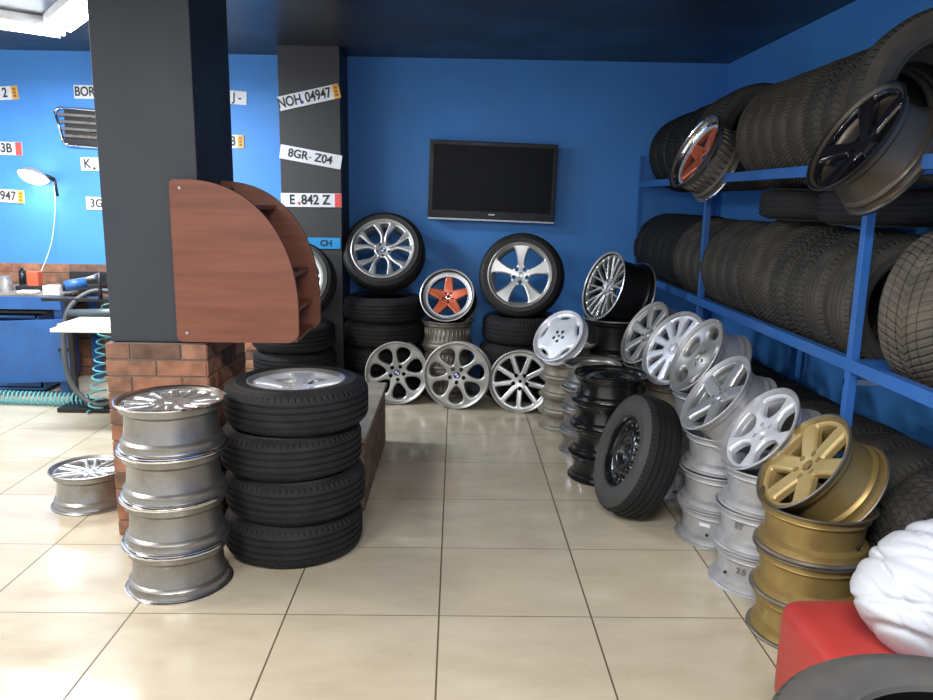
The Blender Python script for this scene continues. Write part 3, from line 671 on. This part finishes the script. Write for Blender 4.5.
def lump(name, label, cat, parts, group=None):
    t = thing(name, label, cat)
    for nm, bm, m in parts: obj(nm, bm, m, t)
    return t
zt = .815
lump('power_drill', 'black power drill lying at the left of the workbench', 'drill', [('body', nb(-3.95, -3.74, 3.62, 3.70, zt, zt + .07, .02), M_blackp), ('grip', nb(-3.86, -3.80, 3.60, 3.66, zt + .05, zt + .15, .015), M_blackp), ('chuck', cyl(bmesh.new(), (-3.74, 3.66, zt + .04), (-3.66, 3.66, zt + .04), .025, .015), M_dullsil)])
tag(obj('metal_jar', lathe([(0, 0), (.05, 0), (.05, .07), (.04, .09), (.04, .12), (0, .12)], 20, False), M_dullsil), 'small shiny metal jar between drill and orange box', 'jar').location = (-3.60, 3.52, zt)
lump('orange_box', 'small orange box with dark base standing on the workbench', 'box', [('body', nb(-3.475, -3.385, 3.60, 3.68, zt + .03, zt + .15, .006), mat('box_orange', (.75, .12, .05), .5)), ('base', nb(-3.56, -3.33, 3.57, 3.72, zt, zt + .035, .004), M_blackp)])
tag(obj('rag', nb(-3.42, -3.27, 3.33, 3.42, zt, zt + .025, .01), M_paperw), 'crumpled white rag on the front edge of workbench', 'rag')
lump('tool_case', 'open black tool case on the workbench by the wall', 'tool case', [('tray', nb(-3.22, -2.97 + .1, 3.60, 3.80, zt, zt + .05, .004), M_blackp), ('lid', nb(-3.22, -2.87, 3.79, 3.81, zt + .03, zt + .14, .004), M_blackp), ('tool', cyl(cyl(bmesh.new(), (-3.18, 3.7, zt + .06), (-2.95, 3.7, zt + .10), .018), (-3.1, 3.66, zt + .06), (-2.93, 3.72, zt + .13), .012), M_dullsil)])
tag(obj('spray_can', cyl(cyl(bmesh.new(), (-3.62, 3.8, zt), (-3.62, 3.8, zt + .14), .028), (-3.62, 3.8, zt + .14), (-3.62, 3.8, zt + .165), .014), M_dark), 'dark spray can standing at the back of workbench', 'spray can')
# blue canister, rack of hoses
cn = thing('blue_canister', 'blue canister with white end lying by the workbench corner', 'canister')
obj('body', cyl(bmesh.new(), (-2.93, 3.12, .905), (-2.80, 3.20, .925), .042, n=24), mat('canister_blue', (.03, .12, .34), .4), cn)
obj('lid', cyl(bmesh.new(), (-2.945, 3.11, .903), (-2.93, 3.12, .905), .035, n=24), M_blackp, cn)
tag(obj('cardboard_pack', nb(-3.20, -3.07, 3.31, 3.40, zt, zt + .07, .003), M_paperw), 'small pale carton on the workbench next to blue canister', 'carton')
# tyre machine frame behind the pillar
t = thing('hose_stand', 'dark metal stand with bars carrying hoses beside the workbench', 'stand', (0, 0, 0))
obj('post', nb(-2.34, -2.28, 2.85, 2.91, 0, .98, .003), M_dark, t); obj('post', nb(-2.90, -2.86, 3.04, 3.08, 0, .86, .003), M_dark, t)
obj('bar', nb(-3.0, -2.25, 2.90, 3.02, .82, .845, .003), M_dark, t); obj('bar', cyl(bmesh.new(), (-2.78, 2.86, .74), (-2.27, 2.86, .76), .028, n=14), mat('cylinder_grey', (.10, .13, .15), .35, .4), t)
obj('spindle', cyl(bmesh.new(), (-2.56, 2.9, .845), (-2.56, 2.9, 1.03), .014, .010), M_dark, t)
obj('pan', nb(-2.9, -2.28, 2.8, 3.08, 0.0, .035, .003), M_dark, t)
t = thing('board_table', 'small table with two white boards on it left of pillar', 'table', (0, 0, 0))
obj('tabletop', nb(-2.70, -1.65, 2.42, 2.78, .675, .70, .003), M_paperw, t)
for x, y in ((-1.9, 2.45), (-1.9, 2.75), (-2.2, 2.75)): obj('leg', nb(x - .02, x + .02, y - .02, y + .02, 0, .675), M_dark, t)
tag(obj('white_board', nb(-2.66, -1.66, 2.44, 2.77, .701, .728, .003), M_paperw), 'thick off-white board lying on top of the small table', 'board')
tag(obj('paper_sheet', nb(-2.30, -2.0, 2.5, 2.74, 0.729, .738, .001), mat('sheet', (.75, .80, .9), .5)), 'white paper stack on the board beside the pillar', 'paper')
tag(obj('black_hose', tube(bmesh.new(), curve_pts([(-2.5, 3.06, .88), (-2.68, 2.98, .88), (-2.80, 2.87, .74), (-2.83, 2.84, .42), (-2.78, 2.84, .18), (-2.62, 2.82, .06), (-2.42, 2.80, .12), (-2.25, 2.78, .24), (-2.1, 2.76, .30)]), .019, 10), M_rubh), 'thick grey-black air hose looping down under the white board', 'hose')
c_ = []
for k in range(190):
    a = k * 2 * PI / 15; z = .80 - k * .0042
    c_.append((-2.57 + .055 * math.cos(a) - .0002 * k, 3.06 - .0015 * k + .05 * math.sin(a), max(.02, z)))
tag(obj('coiled_hose', tube(bmesh.new(), c_, .0065, 6), M_teal), 'teal spiral air hose hanging in coils below the stand', 'hose')
c_ = []
for k in range(420):
    a = k * 2 * PI / 14; s = k / 419; c_.append((-3.75 + 1.02 * s, 3.06 - .10 * s + .045 * math.cos(a), .055 + .048 * math.sin(a)))
tag(obj('floor_coil_hose', tube(bmesh.new(), c_, .0065, 6), M_teal), 'teal spiral hose lying on the floor below the workbench', 'hose')

# ================================================================== SHELVING RACK (right)
XR = 1.61
rk = thing('shelving_rack', 'blue steel tire rack along the right wall', 'shelving rack', (XR, 0, 0))
X2 = XW - .05 - XR
for y, top in ((.205, 1.78), (2.15, 1.78), (3.98, 1.99)):
    obj('upright', nb(0, .036, y - .018, y + .018, 0, top, .002), M_shelf, rk)
    obj('upright', nb(X2 - .045, X2, y - .022, y + .022, 0, 1.99, .002), M_shelf, rk)
for z in (1.012, 1.78):
    obj('front_beam', nb(-.003, .04, -2.2, 3.96, z - .05, z, .002), M_shelf, rk)
    obj('back_beam', nb(X2 - .04, X2, -2.2, 3.96, z - .05, z, .002), M_shelf, rk)
    for y in (.235, 2.195, 3.93): obj('cross_bar', nb(.04, X2 - .04, y - .02, y + .02, z - .05, z - .012, .002), M_shelf, rk)
    obj('middle_beam', nb(.48, .52, -2.2, 3.96, z - .05, z, .002), M_shelf, rk)
obj('upright', nb(0, .045, -2.2, -2.155, 0, 1.76, .002), M_shelf, rk)
obj('foot_bracket', nb(.0, .16, .212, .222, .90, .925, .001), M_dullsil, rk)

def row(label, group, items, zb, xc):
    """tires standing side by side, axis along the rack; items: (y, R, W, side, tread, yaw)"""
    n = len(items); words = ['first', 'second', 'third', 'fourth', 'fifth', 'sixth', 'seventh', 'eighth', 'ninth', 'tenth', 'eleventh', 'twelfth', 'thirteenth', 'fourteenth', 'fifteenth', 'sixteenth', 'seventeenth', 'eighteenth', 'nineteenth', 'twentieth', 'twenty-first', 'twenty-second']
    for k, (y, R, W, sd, tr, yaw) in enumerate(items):
        tyre(R, W, .19 if R < .31 else .205, sd, tr, label % words[k], (1.600 + R + random.uniform(0, .012), y, zb + R), (PI / 2, 0, math.radians(yaw)), group)
def fill(y0, specs):
    out = []; y = y0
    for R, W, sd, tr, yaw in specs:
        out.append((y + W / 2, R, W, sd, tr, yaw)); y += W + .004
    return out
D, G = M_sided, M_side
row('worn tire on top shelf, %s behind the hanging orange wheel', 'tires on the top shelf, far group', fill(2.10, [(.325, .235, D, T_dull, 3), (.32, .23, D, T_dull, 1), (.31, .23, G, T_rib, 0), (.31, .23, G, T_rib, 0), (.305, .22, G, T_rib, 0), (.305, .22, G, T_rib, 0), (.30, .22, G, T_rib, 0)]), 1.69, 1.965)
row('dusty tire upright on top shelf, %s counted from beside the glossy black wheel', 'tires on the top shelf, near group',
    fill(0.218, [(0.335, .25, D, T_dull, -14), (0.303, .20, D, T_block, -6), (0.300, .20, D, T_block, 0), (0.300, .17, D, T_fine, 2), (0.298, .165, D, T_fine, 2), (0.298, .165, D, T_fine, 2), (0.296, .165, D, T_fine, 2), (0.296, .165, D, T_fine, 2)]), 1.69, 1.965)
mid = fill(0.285, [(0.290, .20, D, T_dull, 4), (0.295, .20, D, T_dull, 2), (0.290, .195, D, T_block, 3), (0.295, .19, D, T_block, 4), (0.295, .20, D, T_fine, 3), (0.320, .225, D, T_fine, 6), (0.300, .18, D, T_dull, 3), (0.295, .175, D, T_dull, 3), (0.295, .175, D, T_fine, 3), (0.295, .18, D, T_dull, 2), (0.290, .18, G, T_dull, 2), (0.295, .18, D, T_fine, 2), (0.295, .18, D, T_fine, 0), (0.300, .21, G, T_rib, 0), (0.300, .21, G, T_rib, 0), (0.300, .21, G, T_rib, 0), (0.300, .21, G, T_rib, 0), (0.300, .20, G, T_rib, 0), (0.300, .20, G, T_rib, 0)])
row('used tire upright on middle shelf, %s behind the arrow-treaded tire', 'tires on the middle shelf', mid, .918, 1.945)
tyre(.305, .25, .205, D, T_arrow, 'dusty winter tire with arrow tread, nearest on the middle shelf right of post', (1.90, .03, .925 + .305), (PI / 2, 0, math.radians(25)), 'tires on the middle shelf')
tyre(.31, .22, .205, G, T_dull, 'dark tire on the middle shelf in front of the arrow-treaded one', (1.93, -.40, .922 + .31), (PI / 2, 0, math.radians(10)), 'tires on the middle shelf')
for k, (y, lab) in enumerate(((1.30, 'black tire lying flat on the middle row, left of the near post'), (.62, 'black tire lying flat on the middle row, behind the glossy black wheel'))):
    tyre(.30, .155, .19, G, T_rib, lab, (1.945, y, 1.522 + .082), (0, math.radians((1, -1)[k]), 0), 'tires lying flat on the middle row')
bot = fill(-.62, [(.32, .21, D, T_block, 12), (.32, .21, D, T_block, 10), (.33, .23, D, T_block, 12), (.325, .22, D, T_dull, 9), (.32, .22, D, T_dull, 6), (.32, .20, D, T_dull, 4), (.315, .20, D, T_dull, 3), (.31, .2, D, T_dull, 2), (.31, .2, G, T_rib, 0), (.31, .2, G, T_rib, 0), (.31, .2, G, T_rib, 0), (.30, .2, G, T_rib, 0), (.31, .2, G, T_rib, 0), (.31, .2, G, T_rib, 0), (.31, .2, G, T_rib, 0), (.31, .2, G, T_rib, 0), (.31, .2, G, T_rib, 0), (.31, .2, G, T_rib, 0), (.30, .2, G, T_rib, 0), (.30, .2, G, T_rib, 0)])
row('dark tire upright on the floor below the rack, %s from the bag side', 'tires on the floor under the rack', bot, 0, 1.985)

# ================================================================== STACKS
ORD = {1: ['only'], 2: ['bottom', 'top'], 3: ['bottom', 'middle', 'top'], 4: ['bottom', 'second from bottom', 'third from bottom', 'top'], 5: ['bottom', 'second from bottom', 'middle', 'fourth from bottom', 'top'],
       6: ['bottom', 'second from bottom', 'third from bottom', 'fourth from bottom', 'fifth from bottom', 'top'], 7: ['bottom', 'second from bottom', 'third from bottom', 'middle', 'fifth from bottom', 'sixth from bottom', 'top']}
def stack(what, where, n, x, y, R, H, kind, mf, mr_, up=True, jit=.006, lip=None, drift=(0, 0), Rs=None, name='alloy_wheel', cat='wheel rim', **kw):
    g = '%ss %s' % (what, where); out = []
    for k in range(n):
        W = H - .003; z = k * H + W / 2
        out.append(wheel(name, '%s, %s one %s' % (what, ORD[n][k], where), cat, (x + random.uniform(-jit, jit) + drift[0] * k, y + random.uniform(-jit, jit) + drift[1] * k, z), (0, 0, 1 if up else -1), Rs[k] if Rs else R, W, kind, mf, mr_, g, at_face=False, spin=random.uniform(0, 6), lip=lip, **kw))
    return out
def tstack(what, where, n, x, y, R, W, rb, side, tread, jit=.01, drift=(0, 0)):
    for k in range(n):
        tyre(R, W, rb, side, tread, '%s, %s one %s' % (what, ORD[n][k], where), (x + random.uniform(-jit, jit) + drift[0] * k, y + random.uniform(-jit, jit) + drift[1] * k, k * (W + .002) + W * .506), (0, 0, random.uniform(0, 6)), '%ss %s' % (what, where))

# foreground left stack of four rims
stack('silver alloy rim', 'in the stack before the brick pillar', 4, -1.104, .272, .217, .2, 'fourteen', M_silver, M_barrel, drift=(.0, .002), lip=M_chrome, jit=.004)
# stack of four tyres, the top one on its wheel
tstack('black road tire', 'stacked right of the silver rims', 3, -.69, .645, .318, .198, .205, M_side, T_rib)
wheel('mounted_wheel', 'black tire on silver five-spoke wheel lying on top of the foreground tire stack', 'wheel', (-.668, .65, .700), (0, 0, 1), .222, .19, 'star', M_white, M_dullsil, at_face=False, spin=.35, tyr=(.323, .198, M_side, T_rib))
wheel('alloy_wheel', 'silver split-spoke rim lying alone on floor left of pillar', 'wheel rim', (-1.862, 1.118, .0985), (0, 0, 1), .20, .195, 'twin7', M_silver, M_barrel, at_face=False, spin=.2)

# back wall stacks
tstack('black tire', 'stacked behind the wooden cabinet', 3, -1.215, 3.25, .325, .215, .205, M_side, T_rib)
tstack('wide black tire', 'stacked under the twin-spoke wheel', 4, -.54, 3.62, .335, .202, .21, M_side, T_rib)
tstack('wide black tire', 'stacked under the wheel below the television', 3, .60, 3.56, .335, .225, .21, M_side, T_rib)
def n_(az, el): a, e = math.radians(az), math.radians(el); return (math.cos(a) * math.cos(e), math.sin(a) * math.cos(e), math.sin(e))
wheel('mounted_wheel', 'low-profile tire on silver twin-spoke wheel leaning beside the grey column', 'wheel', (-.555, 3.60, 1.205), n_(-93, 27), .262, .21, 'ytwin', M_silver, M_dullsil, ph=.0, spin=.30, tyr=(.342, .215, M_side, T_rib), cap='roundel', capm=M_dark)
wheel('mounted_wheel', 'low-profile tire on silver five-spoke wheel leaning below the television', 'wheel', (.56, 3.40, 1.022), n_(-104, 12), .262, .21, 'star', M_silver, M_dullsil, spin=.0 + PI / 2, tyr=(.345, .215, M_side, T_rib))
wheel('mounted_wheel', 'tire on silver wheel partly hidden behind the wooden cabinet', 'wheel', (-1.215, 3.2, .985), n_(-96, 20), .245, .2, 'twin7', M_silver, M_dullsil, tyr=(.315, .205, M_sideg, T_rib))
# orange star wheel and the rims below it
stack('tarnished rim with ribbed barrel', 'stacked under the orange star wheel', 3, -.015, 3.56, .222, .21, None, M_dullsil, M_barrelt, jit=.004, ribs=True)
wheel('star_wheel', 'orange star-spoked wheel with chrome lip on rim stack at the back wall', 'wheel rim', (-.021, 3.47, .842), n_(-100, 24), .225, .2, 'fatstar', M_orange, M_blackb, spin=PI / 2 + .03, deep=.03, lip=M_silver, bolts=True, cap='plain', capm=M_chrome)
# front row at the back
wheel('alloy_wheel', 'dull silver seven-spoke rim on floor at end of low wall', 'wheel rim', (-.405, 3.16, .2535), n_(-86, 6), .25, .2, 'seven', M_dullsil, M_dullsil, spin=PI / 2 + .12, cap='roundel', capm=M_dark)
wheel('alloy_wheel', 'silver seven-spoke rim with round badge, middle of the three at the back', 'wheel rim', (.062, 3.06, .2625), n_(-100, 7), .26, .185, 'seven', M_dullsil, M_dullsil, spin=PI / 2, cap='roundel', capm=M_dark)
wheel('alloy_wheel', 'bright nine-spoke rim standing on floor left of small rim stack', 'wheel rim', (.548, 2.98, .2395), n_(-103, 8), .240, .19, 'nine', M_silver, M_dullsil, spin=-PI / 2, cap=None)
# small stacks in the middle
stack('tarnished steel rim', 'stacked under the slotted disc wheel', 5, .858, 2.635, .193, .122, None, M_barrelt, M_barrelt, jit=.006)
wheel('slotted_wheel', 'bright disc wheel with slots leaning on top of the small rim stack', 'wheel rim', (.752, 2.42, .704), n_(-140, 36), .200, .07, 'slots', M_white, M_white, spin=.5, cap=None)
stack('grey rim', 'stacked behind the black steel wheels', 4, .925, 2.055, .187, .148, 'steel', M_barrelt, M_barrel, jit=.01, lip=M_dullsil, cap=None)
stack('glossy black steel wheel', 'stacked left of the leaning tire', 4, .952, 1.605, .215, .158, 'steel', M_blacks, M_blacks, jit=.006, name='steel_wheel', cat='wheel rim', cap=None)
# wide barrels with mesh wheel
stack('wide dark deep-dish rim', 'stacked under the mesh-spoked wheel', 3, 1.225, 2.76, .245, .262, None, M_blackb, M_blackb, lip=M_dullsil, jit=.003)
wheel('mesh_wheel', 'wide black wheel with silver mesh spokes and chrome lip leaning left', 'wheel rim', (1.078, 2.60, 1.030), n_(-160, 18), .248, .27, 'mesh', M_silver, M_blackb, spin=.2, lip=M_silver)
# right side leaning wheels
stack('dark grey rim', 'stacked below the broad-spoked silver wheel', 3, 1.36, 2.16, .2, .19, None, M_dullsil, M_barrelt)
stack('grey rim', 'stacked below the white many-spoked wheel', 3, 1.38, 1.75, .2, .185, None, M_dullsil, M_barrelt)
wheel('alloy_wheel', 'silver broad-spoked wheel leaning between mesh wheel and white wheel', 'wheel rim', (1.257, 2.08, .79), n_(-165, 29), .222, .10, 'wideseven', M_dullsil, M_dullsil, spin=.3)
wheel('alloy_wheel', 'white many-spoked wheel with large round centre leaning behind grey bowl wheel', 'wheel rim', (1.315, 1.62, .778), n_(-156, 28), .235, .08, 'capten', M_white, M_barrelw, spin=.1, cap='big', capm=M_white)
stack('pale silver rim', 'stacked behind the leaning black tire', 3, 1.425, 1.30, .2, .207, None, M_dullsil, M_barrelw, up=False)
wheel('alloy_wheel', 'grey bowl-shaped wheel with oval holes leaning in the right row', 'wheel rim', (1.312, 1.19, .825), n_(-174, 29), .215, .19, 'bowl', M_dullsil, M_barrelw, spin=.4, lip=M_dullsil, cap='plain')
SL = stack('pale silver rim', 'stacked below the thick five-spoke wheel', 3, 1.352, .775, .2, .178, None, M_dullsil, M_barrelw, up=False, drift=(.004, .01))
wheel('alloy_wheel', 'silver wheel with five thick spokes leaning in the right row', 'wheel rim', (1.258, .70, .745), n_(-178, 38), .215, .175, 'block5', M_silver, M_barrelw, spin=.45)
SM = stack('silver rim with scratched barrel', 'stacked beside the gold rims', 3, 1.375, .315, .2, .178, None, M_dullsil, M_barrelw, up=False, drift=(.004, .004))
wheel('alloy_wheel', 'pale silver wheel with five flared spokes leaning beside the gold wheel', 'wheel rim', (1.326, .325, .685), n_(-176, 37), .208, .165, 'pent', M_white, M_barrelw, spin=.15)
SN = stack('gold rim', 'stacked behind the red seat', 3, 1.40, -.08, .208, .178, None, M_gold, M_goldb, up=False, lip=M_goldlip, drift=(.002, -.006))
wheel('alloy_wheel', 'gold six-spoke wheel leaning on top of the gold rim stack', 'wheel rim', (1.352, -.032, .668), n_(180, 38), .217, .2, 'gold6', M_gold, M_goldb, spin=.35, lip=M_goldlip, cap=None)
def on_barrel(w, az, dz, make, R, depth=.030):
    # something stuck or bored on the barrel of a lying rim, at a compass angle
    a = math.radians(az); bpy.context.view_layer.update(); o = make(); p = w.matrix_world.translation
    M = Matrix.Translation((p.x + (R - depth) * math.cos(a), p.y + (R - depth) * math.sin(a), p.z + dz)) @ Matrix.Rotation(a + PI / 2, 4, 'Z')
    o.parent = w; o.matrix_parent_inverse = Matrix.Identity(4); o.matrix_local = w.matrix_world.inverted() @ M; return o
def hole_(): return obj('valve_hole', cyl(bmesh.new(), (0, -.002, 0), (0, .006, 0), .0065, n=12), M_dark)
def mark_(t_, sz):
    return lambda: (lambda o: o)(flat_text(t_, sz))
def flat_text(t_, sz):
    o = text('marking', t_, sz, mat('pen_marks', (.10, .10, .11), .7), None, 0, 0); me = o.data
    for v in me.vertices: v.co = (v.co.x, -v.co.z - .004, v.co.y)
    o.rotation_euler = (0, 0, 0); return o
on_barrel(SL[0], -128, .02, lambda: obj('sticker', nb(-.026, .026, -.001, .004, -.008, .008, .001), M_plate), .2, .029)
on_barrel(SL[0], -124, -.028, hole_, .2, .028)
on_barrel(SM[1], -142, .025, mark_('ST', .035), .2, .028)
on_barrel(SM[0], -133, .012, mark_('3.5', .035), .2, .028)
on_barrel(SM[0], -160, -.025, hole_, .2, .028)
on_barrel(SN[2], -60, -.03, hole_, .208, .028)
on_barrel(SN[0], -128, -.025, hole_, .208, .028)
# wheels hooked on the rack
wheel('alloy_wheel', 'glossy black five-spoke wheel resting at the rack edge above near post', 'wheel rim', (1.463, .066, 1.851), n_(-177, 30), .222, .185, 'blade5', M_blackg, mat('smoked_barrel', (.10, .085, .065), .35, .6), spin=.9, lip=M_blackb)
wheel('star_wheel', 'orange star wheel with chrome lip hanging at the rack edge, farther post', 'wheel rim', (1.474, 2.02, 1.914), n_(-173, 26), .238, .2, 'fatstar', M_orange, mat('grey_barrel', (.16, .14, .12), .5, .5), spin=.3, deep=.035, lip=M_chrome, bolts=True, ribs=True, cap='plain', capm=M_chrome)
# leaning tyre with steel wheel
wheel('mounted_wheel', 'black tire on a black steel wheel leaning against the rim stacks', 'wheel', (.915, 1.03, .345), n_(-172, 19), .205, .17, 'steel', M_blacks, M_blacks, spin=.1, tyr=(.318, .205, M_sideg, T_rib), cap='plain')

# ================================================================== RIGHT FOREGROUND
t = thing('red_seat', 'red vinyl padded seat box at the lower right', 'seat', (0, 0, 0))
obj('cushion', nb(.998, 1.62, -1.16, -.715, .16, .492, .05), M_red, t)
obj('base', nb(1.03, 1.59, -1.13, -.75, 0, .16, .01), M_blackp, t)
# white bag
def bag():
    bm = bmesh.new(); bmesh.ops.create_icosphere(bm, subdivisions=6, radius=1)
    rnd = random.Random(5); fl = []
    for _ in range(26):      # creases run slantwise down the bag
        a = rnd.uniform(.5, 1.0); n = Vector((math.cos(a) * .6, rnd.uniform(-.4, .4), math.sin(a))).normalized()
        fl.append((n, rnd.uniform(-.8, .9), rnd.uniform(.02, .055), rnd.uniform(.02, .06), rnd.uniform(0, 6), Vector((rnd.uniform(-1, 1), rnd.uniform(-1, .2), rnd.uniform(-1, 1)))))
    for v in bm.verts:
        d = v.co.normalized(); k = 1.0
        for n, o, wd, am, p_, c in fl:
            q = (d @ n) - o + .06 * math.sin(3 * d.x + p_)
            k -= am * math.exp(-(q / wd) ** 2) * max(0, min(1, .5 + 1.2 * (d @ c)))
        x, y, z = d.x * .235 * k, d.y * .19 * k, d.z * .20 * k
        x += -.05 * d.z - .02; x *= 1 - .22 * max(0, d.z)
        if z < -.13: z = -.13 - (z + .13) * .1
        v.co = (x + .06 * max(0, d.z), y, z)
    for f in bm.faces: f.smooth = True
    return bm
b = tag(obj('plastic_bag', bag(), M_bag), 'stuffed white plastic bag sitting on the red seat', 'bag'); b.location = (1.34, -.95, .618); b.rotation_euler = (0, 0, .2)
k_ = bmesh.new()
for a in range(3):
    tube(k_, curve_pts([(.0, .0, .15), (.03 + .05 * a, .02 * a - .02, .20), (.09 + .05 * a, .03 * a, .19), (.15 + .02 * a, .0, .13)]), .011, 8)
obj('knot', k_, M_bag, b)
tstack('large dirty tire', 'stacked in the near right corner', 3, .905, -1.735, .33, .2, .205, M_sideg, T_block)
tyre(.335, .17, .205, M_sidegg, T_block, 'dusty black tire lying flat at the very near right corner, topmost', (.88, -1.76, .695), (0, 0, 0))
